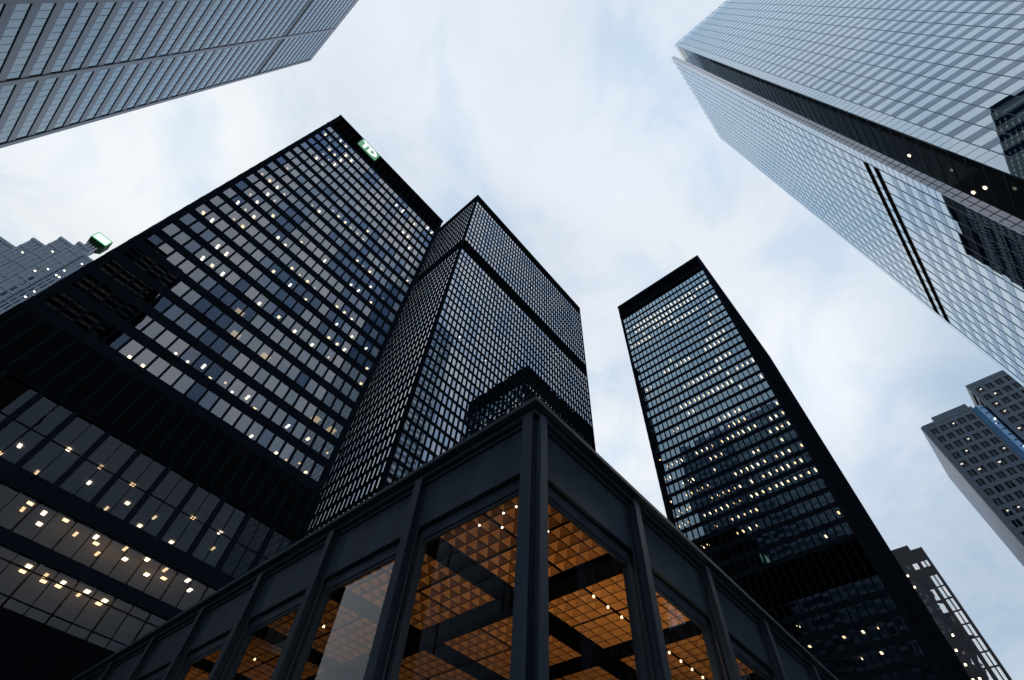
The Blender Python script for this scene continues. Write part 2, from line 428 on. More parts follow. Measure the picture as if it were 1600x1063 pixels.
def left_tower():
    x0, x1, y0, y1 = -14.25, 22.15, 54.4, 94.0
    root = thing('office_tower', 'near black steel office tower with a lit green sign on its roof edge', 'tower', ((x0 + x1) / 2, (y0 + y1) / 2, 0))
    zf = 41.4 + H0
    lamps = [((x, y0 + d, 41.4 + H0 + 3.83 * r + 2.36), 0.0) for r, c, x, d in LL]
    f = Face(x0, y0, 0)
    tower(root, (x0, x1, y0, y1),
          [(f, x1 - x0, 22, 0.80, True), (Face(x1, y0, 90), y1 - y0, 24, 0.9, False),
           (Face(x1, y1, 180), x1 - x0, 22, 0.8, False), (Face(x0, y1, 270), y1 - y0, 24, 0.9, False)],
          zf, 3.83, 2.42, 22, 0.22, 'L', [], 133.7 + H0, lamps, mull_w=.26,
          glass=['g_blue', 'g_slate', 'g_clear', 'g_clear', 'g_bronze'], low=35 + H0,
          glow=[(17.6, y0 + 2.0, zf + 3.83 * 2 + 2.3), (20.4, y0 + 2.0, zf + 3.83 * 2 + 2.3), (7.0, y0 + 2, zf + 3.83 * 3 + 2.3), (.6, y0 + 2, zf + 3.83 * 4 + 2.3), (2.2, y0 + 2, zf + 3.83 * 3 + 2.3)])
    top = 133.7 + H0
    # open louvred parapet: deep recess, rails, cap
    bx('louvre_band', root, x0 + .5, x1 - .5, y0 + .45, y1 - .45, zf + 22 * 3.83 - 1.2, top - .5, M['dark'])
    bx('louvre_sill', root, x0 - .03, x1 + .03, y0 - .06, y1 + .06, zf + 22 * 3.83 - 1.41, zf + 22 * 3.83 - 0.6, M['black'])
    bx('roof_cap', root, x0 - .05, x1 + .05, y0 - .12, y1 + .12, top - .7, top, M['black'])
    # blind plant floor above the tall windows
    bx('plant_wall', root, x0 - .03, x1 + .03, y0 - .03, y1 + .03, 33.25 + H0, zf - 1.42, M['blind'])
    # tall windows of the base
    bx('base_core', root, x0 + 8, x1 - 8, y0 + 16, y1 - 8, 0, 33 + H0, M['office'])
    lv = [(25.1, 26.75), (21.15, 22.25)]
    for a, b in lv:
        bx('floor_edge', root, x0, x1, y0, y1, a + H0, b + H0, M['black'])
        bx('ceiling', root, x0 + .5, x1 - .5, y0 + .5, y1 - .5, a + H0 - .06, a + H0 - .01, M['ceil'])
    bx('ceiling', root, x0 + .5, x1 - .5, y0 + .5, y1 - .5, 33.25 + H0 - .06, 33.25 + H0 - .01, M['ceil'])
    bx('base_wall', root, x0 - .02, x1 + .02, y0 - .02, y1 + .02, 0, 17.55 + H0, M['blind'])
    piers = [-3.63 + 3.19 * k for k in range(-3, 9)]
    for a, b in ((25.1, 33.3),):
        pm = box_mesh('base_pier', 0.5, 0.45, b - a, M['black'])
        for px in piers:
            if x0 < px < x1: part('base_pier', pm, root, (px, y0 + .1, (a + b) / 2 + H0))
    spots = []
    lay = [(26.75, 33.25, 3.3, [0.5], 0.5), (22.25, 25.1, None, [], .12), (17.6, 21.15, None, [.2, .78], .12)]
    tb = []
    for li, (a, b, _, trans, pw) in enumerate(lay):
        a += H0; b += H0
        for j in range(len(piers) - 1):
            u0, u1 = piers[j] + .25, piers[j + 1] - .25
            if u0 < x0 + .8 or u1 > x1 - .4: continue
            if li:
                u0 -= .2; u1 += .2
            for h in range(2):
                w = (u1 - u0) / 2
                me = pane_mesh('base_window', w - .06, b - a - .05, M['g_row' if li else 'g_base'])
                spots.append((me, (u0 + w * (h + .5), y0 + .16, (a + b) / 2), R(.6) * tilt(), R(.5) * tilt(), Vector((0, -1, 0))))
            tb.append(((u0 + u1) / 2, a, b, u1 - u0, trans, li))
    many('base_window', spots, root, 'L')
    vm = {}
    for c, a, b, w, trans, li in tb:
        k = round(b - a, 2)
        if k not in vm: vm[k] = box_mesh('glazing_bar', .07, .1, b - a, M['black'])
        part('glazing_bar', vm[k], root, (c, y0 + .12, (a + b) / 2))
        if li: part('glazing_bar', vm[k], root, (c - w / 2 + .0, y0 + .12, (a + b) / 2))
        for t in trans:
            kk = ('h', round(w, 2))
            if kk not in vm: vm[kk] = box_mesh('transom', w, .1, .07, M['black'])
            part('transom', vm[kk], root, (c, y0 + .125, a + (b - a) * t))
    bl = [(-4.8, 33.19, 3.0, .3), (-1.75, 33.19, 3.0, .3), (1.3, 33.19, 3.0, .3), (4.6, 33.19, 3.0, .3), (7.8, 33.19, 3, .3), (11, 33.19, 3, .3), (14.2, 33.19, 3, .3)]
    lm = box_mesh('ceiling_lamp', 0.4, 0.6, .05, M['lamp'])
    lms = [lm, box_mesh('ceiling_lamp', .3, .75, .05, M['lampw']), box_mesh('ceiling_lamp', .45, .45, .05, M['lampo']), box_mesh('ceiling_lamp', .25, .9, .05, M['lampd'])]
    for n_, c in enumerate((-4.8, -1.75, 1.25, 4.4, 7.6, 10.8, 13.9)):
        for zp, du in ((29.97, -.1), (28.25, .1 + .5 * (n_ % 2)), (27.0, -.5)):
            k = 33.15 / zp
            if (n_ + int(zp)) % 4 == 1: continue
            part('ceiling_lamp', rnd.choice(lms), root, ((c + du) * k, y0 * k, 33.15 + H0 - .05), 0)
    for X, Z, d in ((-1.0, 25.1, .9), (-1.0, 25.1, 2.5), (.5, 25.1, 1.5), (2.1, 25.1, .8), (3.4, 25.1, 2.1), (5.0, 25.1, .9), (5.2, 25.1, 2.2), (7.3, 25.1, .8), (8.2, 25.1, 2.4), (9.6, 25.1, .8), (11.4, 25.1, 1.0), (12.1, 25.1, 2.3), (13.8, 25.1, 1.0), (14.6, 25.1, 2.4),
                    (0.9, 25.1, 3.4), (6.1, 25.1, 3.6), (10.6, 25.1, 3.2), (2.3, 21.15, 1.5), (2.3, 21.15, 2.6), (3.9, 21.15, 1.5), (3.9, 21.15, 2.6), (5.3, 21.15, 1.4), (5.3, 21.15, 2.5), (7.0, 21.15, 1.4), (7, 21.15, 2.5), (8.6, 21.15, 1.4), (8.6, 21.15, 2.5)):
        part('ceiling_lamp', rnd.choice(lms), root, (X + rnd.uniform(-.15, .15), y0 + d + rnd.uniform(-.2, .2), Z + H0 - .1), 0)
    for X, Z, p in ((6.5, 22.6, 26), (11.0, 22.6, 26), (2.5, 22.6, 12), (7.5, 18.6, 22), (3.5, 18.6, 10), (12, 28, 12), (5, 28, 8)):
        l = bpy.data.lights.new('office_light', 'POINT'); l.energy = p * 3; l.color = (1.0, .70, .38); l.shadow_soft_size = .3
        o = bpy.data.objects.new('office_light', l); COL.objects.link(o); o.location = (X, y0 + 2.6, Z + H0)
    return root
left_tower()

def roof_sign():
    y = 54.4 - .14
    g = emat('lit_green_panel', (0.16, 0.50, 0.27), 0.42, (0.06, 0.3, 0.13))
    w = emat('lit_white_letters', (0.95, 1.0, 0.95), 0.75)
    root = thing('roof_sign', 'lit green sign with white TD letters at the roof edge of the black tower', 'sign', (-4.0, y, 132.0 + H0))
    sb = bx('sign_box', root, -6.75, -1.2, y - .3, y, 128.2 + H0, 132.8 + H0, g, .03)
    for px in (-6.2, -4.0, -1.8): bx('sign_bracket', root, px - .08, px + .08, y - .12, y + .3, 132.82 + H0, 133.1 + H0, M['black'])
    def letters(bm):
        yy0, yy1 = y - .36, y - .302
        def poly(ps):
            a = [bm.verts.new((px, yy0, pz)) for px, pz in ps]; b = [bm.verts.new((px, yy1, pz)) for px, pz in ps]
            bm.faces.new(a); bm.faces.new(b[::-1])
            for i in range(len(ps)):
                bm.faces.new((a[i], b[i], b[(i + 1) % len(ps)], a[(i + 1) % len(ps)]))
        Z = 128.0 + H0
        X = -6.75
        poly([(X + .45, Z + 3.55), (X + 2.6, Z + 3.55), (X + 2.6, Z + 4.4), (X + .45, Z + 4.4)])      # T
        poly([(X + 1.15, Z + .6), (X + 1.95, Z + .6), (X + 1.95, Z + 3.55), (X + 1.15, Z + 3.55)])
        poly([(X + 2.6, Z + .6), (X + 3.35, Z + .6), (X + 3.35, Z + 4.4), (X + 2.6, Z + 4.4)])        # D
        oc, n = (X + 3.35, Z + 2.5), 14
        for i in range(n):
            t0 = -math.pi / 2 + math.pi * i / n; t1 = -math.pi / 2 + math.pi * (i + 1) / n
            p = lambda r1, r2, t: (oc[0] + r1 * math.cos(t), oc[1] + r2 * math.sin(t))
            poly([p(.95, 1.05, t0), p(1.8, 1.9, t0), p(1.8, 1.9, t1), p(.95, 1.05, t1)])
    me = mesh('letters', letters, w)
    part('letters', me, sb, (0, 0, 0))
roof_sign()

# ---- the tall tower seen on its corner
def fill_lamps(F, wid, bays, mar, zs, wh, prob, dep, lst, skipz=None):
    st = (wid - 2 * mar) / bays
    for k, z in enumerate(zs):
        pr = prob(k)
        if skipz and skipz[0] - 1 <= z < skipz[1]: continue
        on = False
        for i in range(bays):
            if rnd.random() < (0.75 if on else 0.0) * (1 if pr else 0) or rnd.random() < pr:
                on = True
                lst.append((F.at(mar + st * (i + .5) + rnd.uniform(-.2, .2), dep(z) + .16, z + wh - .08), F.rz))
            else: on = False
def mid_tower():
    x0, x1, y0, y1 = 38.0, 114.2, 69.0, 105.5
    root = thing('office_tower', 'tall black tower seen on its corner with fine window grid and dark band near top', 'tower', ((x0 + x1) / 2, (y0 + y1) / 2, 0))
    WH = 2.8
    zf = 221.2 - 7.3 - 3.8 * 53 - WH + H0
    zs = [zf + 3.8 * k for k in range(54)]
    f1 = Face(x0, y0, 0); f2 = Face(x0, y1, 270)
    lamps = []
    fill_lamps(f1, x1 - x0, 48, .6, zs, WH, lambda k: {24: .05, 21: .06, 23: .05, 18: .03, 17: .07, 16: .03, 12: .05, 28: .03, 8: .04}.get(k, .004), lambda z: min(2.5, 0.45 * 2.5 * 69 / z), lamps, (164.6 + H0, 170.4 + H0))
    fill_lamps(f2, y1 - y0, 23, .6, zs, WH, lambda k: .012 if k < 25 else 0, lambda z: .5, lamps)
    tower(root, (x0, x1, y0, y1), [(f1, x1 - x0, 48, .6, True), (f2, y1 - y0, 23, .6, True),
          (Face(x1, y0, 90), y1 - y0, 23, .6, False), (Face(x1, y1, 180), x1 - x0, 24, .6, False)],
          zf, 3.8, WH, 54, .26, 'M', [(164.6 + H0, 170.4 + H0)], 221.2 + H0, lamps, mull_w=.34,
          glass=['g_mid', 'g_mid', 'g_mid2'], corner=.55, low=4)
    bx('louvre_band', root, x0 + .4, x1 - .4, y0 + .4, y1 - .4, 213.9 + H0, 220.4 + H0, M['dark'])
    bx('roof_cap', root, x0 - .05, x1 + .05, y0 - .05, y1 + .05, 220.4 + H0, 221.4 + H0, M['black'])
    return root
scale_about_eye(mid_tower(), 1.04)

# ---- the tower right of centre
def right_tower():
    x0, x1, y0, y1 = 104.0, 167.0, 7.6, 44.6
    root = thing('office_tower', 'black tower right of centre with many lit windows and a wide dark right flank', 'tower', ((x0 + x1) / 2, (y0 + y1) / 2, 0))
    zt = 171.6 + H0
    n = 45
    zf = zt - 2.5 - 3.6 * (n - 1)
    zs = [zf + 3.6 * k for k in range(n)]
    f1 = Face(x0, y1, 270)
    lamps = []
    pr = {1: .03, 2: .45, 3: .10, 4: .12, 5: .25, 6: .04, 10: .08, 11: .06, 12: .02, 13: .07, 14: .1, 15: .2, 16: .2, 17: .18, 18: .03, 19: .02, 20: .12, 21: .4, 22: .34, 23: .36, 24: .32, 25: .5, 26: .42, 27: .2, 28: .06, 29: .02, 30: .07, 31: .3}
    fill_lamps(f1, y1 - y0, 24, .9, zs, 2.5, lambda k: pr.get(n - 1 - k, .0 if n - 1 - k > 36 or n - 1 - k > 31 else .008), lambda z: 0.5 * 2.45 * 104 / z, lamps)
    f3 = Face(x1, y1, 180)
    fill_lamps(f3, x1 - x0, 40, .9, zs, 2.5, lambda k: .05, lambda z: 1.3, lamps)
    for px, py, zz in ((104, 30.5, 46), (104, 25, 46.2), (104, 27.5, 42.6), (104, 24.5, 42.6), (104, 18.5, 42.6), (104, 15.3, 42.6), (104, 13, 42.6), (104, 26.5, 39), (104, 17.5, 39), (104, 14.2, 39)):
        k = min(zs, key=lambda q: abs(q - zz - H0))
        lamps.append(((px + 1.7, py, k + 2.42), f1.rz))
    tower(root, (x0, x1, y0, y1), [(f1, y1 - y0, 24, .9, True), (Face(x0, y0, 0), x1 - x0, 40, .9, True, ['g_dim']),
          (Face(x1, y0, 90), y1 - y0, 24, .9, False), (f3, x1 - x0, 40, .9, True, ['g_dim'])],
          zf, 3.6, 2.5, n, .2, 'RT', [(54.2 + H0, 60.2 + H0)], 183.0 + H0, lamps, mull_w=.27,
          glass=['g_right'], corner=.95, low=3, lampsize=(.34, 1.0), warm=True)
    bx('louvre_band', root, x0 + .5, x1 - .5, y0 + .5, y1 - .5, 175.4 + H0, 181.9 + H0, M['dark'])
    bx('louvre_sill', root, x0 - .03, x1 + .03, y0 - .03, y1 + .03, 174.3 + H0, 175.6 + H0, M['black'])
    bx('roof_cap', root, x0 - .08, x1 + .08, y0 - .08, y1 + .08, 181.8 + H0, 183.2 + H0, M['black'])
    return root
scale_about_eye(right_tower(), 1.035)
# ------------------------------------------------------------------ pale glass tower with the notched corner
def glass_tower():
    zt = 297 + H0
    root = thing('glass_tower', 'tall pale blue glass tower with white glass bands and a dark notched corner', 'tower', (88, -62, 0))
    clad = mirror('white_glass_cladding', (0.16, 0.225, 0.26), .42, rough=0.02, wob=0.004, wscale=0.22, refl=(.79, .91, 1), p=2.5)
    win = mirror('blue_glass_strip', (0.005, 0.013, 0.03), .12, rough=0.01, wob=0.003, wscale=0.35, refl=(.66, .83, 1), p=2.6)
    joint = pmat('dark_joint', (0.07, 0.09, 0.125), 0.5)
    notch = mirror('dark_notch_glass', (0.012, 0.013, 0.015), .03, rough=0.03, wob=0.004, p=5.0)
    viol = mirror('violet_glass', (0.08, 0.10, 0.19), .12, rough=0.02, wob=0.003)
    poly = [(59, -36.3), (68.4, -36.3), (68.4, -33.65), (63.2, -33.65), (63.2, -32), (114.2, -32), (114.2, -36.4),
            (118.5, -36.4), (118.5, -91.5), (63.2, -91.5), (63.2, -87.3), (59, -87.3)]
    b = root.location
    me = mesh('cladding', lambda bm: add_prism(bm, [(x - b.x, y - b.y) for x, y in poly], 0, zt), clad)
    o = bpy.data.objects.new('cladding', me); COL.objects.link(o); o.parent = root
    fl = 4.1
    z0 = 112.95 + H0 - fl * 26
    spots, bars = [], []
    fu = Face(59, -36.3, 270); fd = Face(114.2, -32, 180)
    for F, wid, st, n in ((fu, 51, 2.2, 15), (fd, 51, 2.2, 15)):
        step = (wid - 2 * st) / n
        me = pane_mesh('window', step - .04, 1.78, win)
        for k in range(71):
            z = z0 + fl * k
            if z < 6 or z > zt - 5: continue
            if F is fd and 104.5 < z - H0 < 113.5: continue
            for i in range(n):
                spots.append((me, F.at(st + step * (i + .5), -0.03, z - .89), F.rz + R(.14) * tilt(), R(.14) * tilt(), F.n))
        mm = box_mesh('mullion', .07, .08, zt, joint)
        for i in range(n + 1):
            part('mullion', mm, root, F.at(st + step * i, -.035, zt / 2), F.rz)
        hj = box_mesh('panel_joint', st - .1, .03, .05, joint)
        for k in range(71):
            for dz in (0.02, -2.05):
                z = z0 + fl * k + dz
                if 80 < z < zt - 2: bars.append((hj, F.at(st / 2 - .04 if F is fu else wid - st / 2 + .04, -.012, z), F.rz, 0, F.n))
        if F is fd:
            hm = box_mesh('panel_joint', wid - 2 * st, .03, .045, joint)
            for k in range(71):
                z = z0 + fl * k
                if 60 < z < zt - 5:
                    bars.append((hm, F.at(wid / 2, -.02, z), F.rz, 0, F.n))
    many('window', spots, root, 'F')
    many('panel_joint', bars, root, 'F')
    # two black louvre slots on the face to the right
    for a, c in ((104.8, 106.7), (108.7, 110.6)):
        bx('louvre_slot', root, 65.6, 112.4, -32.02, -31.93, a + H0, c + H0, M['dark'])
    # the notch
    bx('notch_glazing', root, 59.25, 68.38, -36.28, -36.2, 0, zt - 9, notch)
    bx('notch_parapet', root, 59.25, 68.38, -36.28, -36.22, zt - 8.9, zt - .1, viol)
    bx('notch_side_glazing', root, 63.14, 63.19, -33.62, -32.1, 0, zt - .1, viol)
    rails = []
    rail = box_mesh('notch_rail', 9.1, .05, .12, joint)
    for k in range(71):
        z = z0 + fl * k
        if 40 < z < zt - 5: rails.append((rail, (63.8, -36.17, z), 0, 0, Vector((0, 1, 0))))
    rl = box_mesh('notch_rail', .05, 1.5, .16, joint)
    for k in range(71):
        for h in (0, 2.05):
            z = z0 + fl * k + h
            if 60 < z < 190: rails.append((rl, (63.12, -32.86, z), 0, 0, Vector((-1, 0, 0))))
    many('notch_rail', rails, root, 'F')
    bar = box_mesh('notch_bar', .06, .08, zt - 2, joint)
    part('notch_bar', bar, root, (63.11, -32.8, zt / 2))
    lm = box_mesh('notch_lamp', .35, .2, .5, M['lamp'])
    for px, z in ((64.5, 102.5), (66.7, 86.2), (64.2, 82.6)):
        part('notch_lamp', lm, root, (px, -36.14, z + H0 - 1))
    bx('roof_screen', root, 64, 113, -86, -40, zt - .2, zt + 1.5, clad)
glass_tower()

def banded_tower():
    x0, x1, y0, y1, zt = -78.0, -31.0, -165.0, -113.0, 233 + H0
    root = thing('banded_tower', 'black banded tower mirrored in the pale glass tower at upper right', 'tower', ((x0 + x1) / 2, (y0 + y1) / 2, 0))
    teal = mirror('black_tower_glass', (0.008, 0.01, 0.012), .04, rough=.03, wob=.003)
    bx('glazed_body', root, x0 + .3, x1 - .3, y0 + .3, y1 - .3, 0, zt - .5, teal)
    sm = box_mesh('floor_band', x1 - x0, y1 - y0, 1.9, M['dark'])
    for k in range(58):
        part('floor_band', sm, root, ((x0 + x1) / 2, (y0 + y1) / 2, zt - 1.0 - 4.0 * k))
    mm = box_mesh('mullion', .25, .5, zt - 1, M['black'])
    for i in range(18):
        part('mullion', mm, root, (x0 + .8 + (x1 - x0 - 1.6) / 17 * i, y1 - .2, zt / 2 - .5))
    bx('plant_room', root, x0 + 8, x1 - 8, y0 + 8, y1 - 8, zt, zt + 6, M['dark'])
banded_tower()

# ------------------------------------------------------------------ silver grey tower, top left
def silver_tower():
    x0, x1, y0, y1 = -84.0, -47.0, 20.0, 89.0
    zt = 237.2 + H0
    root = thing('office_tower', 'grey blue steel tower with long horizontal window bands at upper left', 'tower', ((x0 + x1) / 2, (y0 + y1) / 2, 0))
    steel = pmat('stainless_steel', (0.10, 0.14, 0.21), 0.36, metal=0.25, var=0.08, scale=.3, streak=1)
    gl = mirror('silver_tower_glass', (0.02, 0.045, 0.075), .05, rough=0.012, wob=0.003, wscale=.4, refl=(.68, .86, 1), p=2.6)
    line = pmat('gasket_shade', (0.012, 0.014, 0.02), 0.6)  # pane gaskets; also paints shade in pilaster gaps and at window tops
    bx('core', root, x0 + .12, x1 - .12, y0 + .12, y1 - .12, 0, zt - 1, line)
    pitch = 4.28
    tops = [82.35 + H0 + pitch * k for k in range(-18, 36)]
    sm = box_mesh('spandrel', x1 - x0, y1 - y0, pitch - 2.62, steel)
    F = Face(x1, y0, 90); wid = y1 - y0
    pil = [1.4 + 16.78 * k for k in range(5)]
    spots = []
    me = pane_mesh('window', 1.47, 2.6, gl)
    f2 = Face(x0, y0, 0)
    for t in tops:
        if t > zt - 4: continue
        part('spandrel', sm, root, ((x0 + x1) / 2, (y0 + y1) / 2, t + (pitch - 2.62) / 2))
        for b in range(4):
            u0, u1 = pil[b] + .55, pil[b + 1] - .55
            for i in range(10):
                w = (u1 - u0) / 10
                spots.append((me, F.at(u0 + w * (i + .5), .08, t - 1.31), F.rz + R(.12) * tilt(), R(.12) * tilt(), F.n))
    many('window', spots, root, 'CC')
    for FF, ww in ((f2, x1 - x0), (Face(x1, y1, 180), x1 - x0), (Face(x0, y1, 270), wid)):
        g = pane_mesh('glazing', ww - 2.4, zt - 8, gl)
        part('glazing', g, root, FF.at(ww / 2, .08, (zt - 4) / 2), FF.rz)
    pm = box_mesh('pilaster', 1.0, .5, zt - 1, steel)
    gm = box_mesh('pilaster_joint', .09, .42, zt - 1.5, line)  # dark strip painting the shadow gap beside a pilaster
    for u in pil:
        part('pilaster', pm, root, F.at(u, .12, (zt - 1) / 2), F.rz)
        for s in (-.56, .56):
            part('pilaster_joint', gm, root, F.at(u + s, .14, (zt - 1.5) / 2), F.rz)
    bx('roof_cap', root, x0 - .02, x1 + .02, y0 - .02, y1 + .02, zt - 3.4, zt, steel)
    # plant slots, then dark strips painting the soffit shadow across each window top
    for z in (187.6, 189.6): bx('plant_slot', root, x1 - .2, x1 + .03, y0 + .9, y1 - .9, z, z + .55, line)
    rb = box_mesh('head_shadow', .1, wid - 1, .11, line)
    for t in tops:
        if t < zt - 4: part('head_shadow', rb, root, (x1 - .02, (y0 + y1) / 2, t - .06))
    return root
scale_about_eye(silver_tower(), 1.06)

# ------------------------------------------------------------------ stepped tower, far left, and its sign mast
def stepped_tower():
    root = thing('stepped_tower', 'distant grey stone tower with a stepped top beside the edge of the black tower', 'tower', (-66, 215, 0))
    st = pmat('grey_blue_stone', (0.24, 0.30, 0.37), 0.6, var=.15, scale=.5)
    gl = mirror('far_blue_glass', (0.03, 0.07, 0.12), .10, rough=.02, wob=.004)
    steps = [(-92, -84.2, 152, 6.), (-84.0, -77.3, 160.2, 4.5), (-77.1, -70.6, 167.8, 3.), (-70.4, -66.2, 175.4, 1.8), (-66, -61.2, 183, .8), (-61, -56.2, 185.8, 0.), (-56, -52.4, 182.7, 1.0)]
    spots, lamps, ribs = [], [], []
    for a, b, z, d in steps:
        y = 200 + d
        bx('tower_block', root, a, b, y, 240, 0, z + H0, st)
        bx('block_cap', root, a - .25, b + .25, y - .3, 240.2, z + H0 - 1.1, z + H0 + .3, st)
        w = b - a
        n = 2
        for k in range(18):
            zz = z + H0 - 4.4 - 3.9 * k
            for i in range(n):
                pw = (w - 1.4) / n
                me = pane_mesh('window', pw - .7, 2.3 if (k + i) % 3 else 3.0, gl)
                spots.append((me, (a + .7 + pw * (i + .5), y - .04, zz), R(.3) * tilt(), R(.3) * tilt(), Vector((0, -1, 0))))
                if rnd.random() < .13:
                    lamps.append(((a + .7 + pw * (i + .5), y - .1, zz - .2), 0))
        for k in range(6):
            bx('stone_band', root, a, b, y - .28, y - .01, z + H0 - 6.6 - 7.8 * k, z + H0 - 5.9 - 7.8 * k, st)
        for i in range(n + 1):
            rm = box_mesh('stone_rib', .55, .22, 90, st)
            part('stone_rib', rm, root, (a + .7 + (w - 1.4) / n * i, y - .1, z + H0 - 46.3))
    many('window', spots, root)
    lm = box_mesh('window_lamp', .5, .08, .5, M['lampw'])
    many('window_lamp', [(lm, p, r, 0, None) for p, r in lamps], root)
stepped_tower()

def sign_mast():
    root = thing('sign_mast', 'lit pale green sign box on a short lattice mast above the far stepped tower', 'sign', (-58, 204, 185.8 + H0))
    gd = pmat('dark_green_metal', (0.008, 0.03, 0.014), .6, spec=.05)
    gb = emat('lit_green_edge', (0.05, 0.55, 0.16), .45, (.02, .2, .06))
    pn = emat('lit_pale_green_panel', (0.72, 1.0, 0.80), 1.0)
    gy = pmat('grey_mast_steel', (.35, .37, .42), .5)
    def mast(bm):
        for sx in (-1.7, -.6, .6, 1.7):
            for sy in (-1.6, 1.6):
                add_box(bm, sx - .22, sx + .22, sy - .22, sy + .22, 0, 8.4)
        for k in range(8):
            z = .6 + k
            add_box(bm, -1.7, 1.7, -1.7, -1.5, z, z + .3); add_box(bm, -1.7, 1.7, 1.5, 1.7, z, z + .3)
            add_box(bm, -1.75, -1.55, -1.6, 1.6, z, z + .3); add_box(bm, 1.55, 1.75, -1.6, 1.6, z, z + .3)
    z = 185.8 + H0 - .3
    part('mast', mesh('mast', mast, gy), root, (-58.1, 204, z))
    def hood(bm):
        a = [(-2.0, 2.0, -2.2), (2.0, 2.0, -2.2), (2.0, -2.0, -2.2), (-2.0, -2.0, -2.2)]
        b = [(-3.2, 2.7, 0), (3.2, 2.7, 0), (3.2, -2.7, 0), (-3.2, -2.7, 0)]
        c = [(-3.2, 2.7, 4.8), (3.2, 2.7, 4.8), (3.2, -2.7, 4.8), (-3.2, -2.7, 4.8)]
        L = [[bm.verts.new(p) for p in q] for q in (a, b, c)]
        bm.faces.new(L[0]); bm.faces.new(L[2][::-1])
        for u, v in ((0, 1), (1, 2)):
            for i in range(4):
                j = (i + 1) % 4
                bm.faces.new((L[u][i], L[u][j], L[v][j], L[v][i]))
    part('sign_hood', mesh('sign_hood', hood, gd), root, (-58.1, 204, 193.3 + H0))
    bx('sign_panel', root, -60.9, -55.3, 201.1, 201.27, 193.9 + H0, 197.7 + H0, pn)
    for q in ((-61.2, -60.92, 193.5, 198.0), (-55.28, -55.0, 193.5, 198.0), (-60.9, -55.3, 193.5, 193.88), (-60.9, -55.3, 197.72, 198.0)):
        bx('sign_rim', root, q[0], q[1], 201.0, 201.25, q[2] + H0, q[3] + H0, gb)
sign_mast()

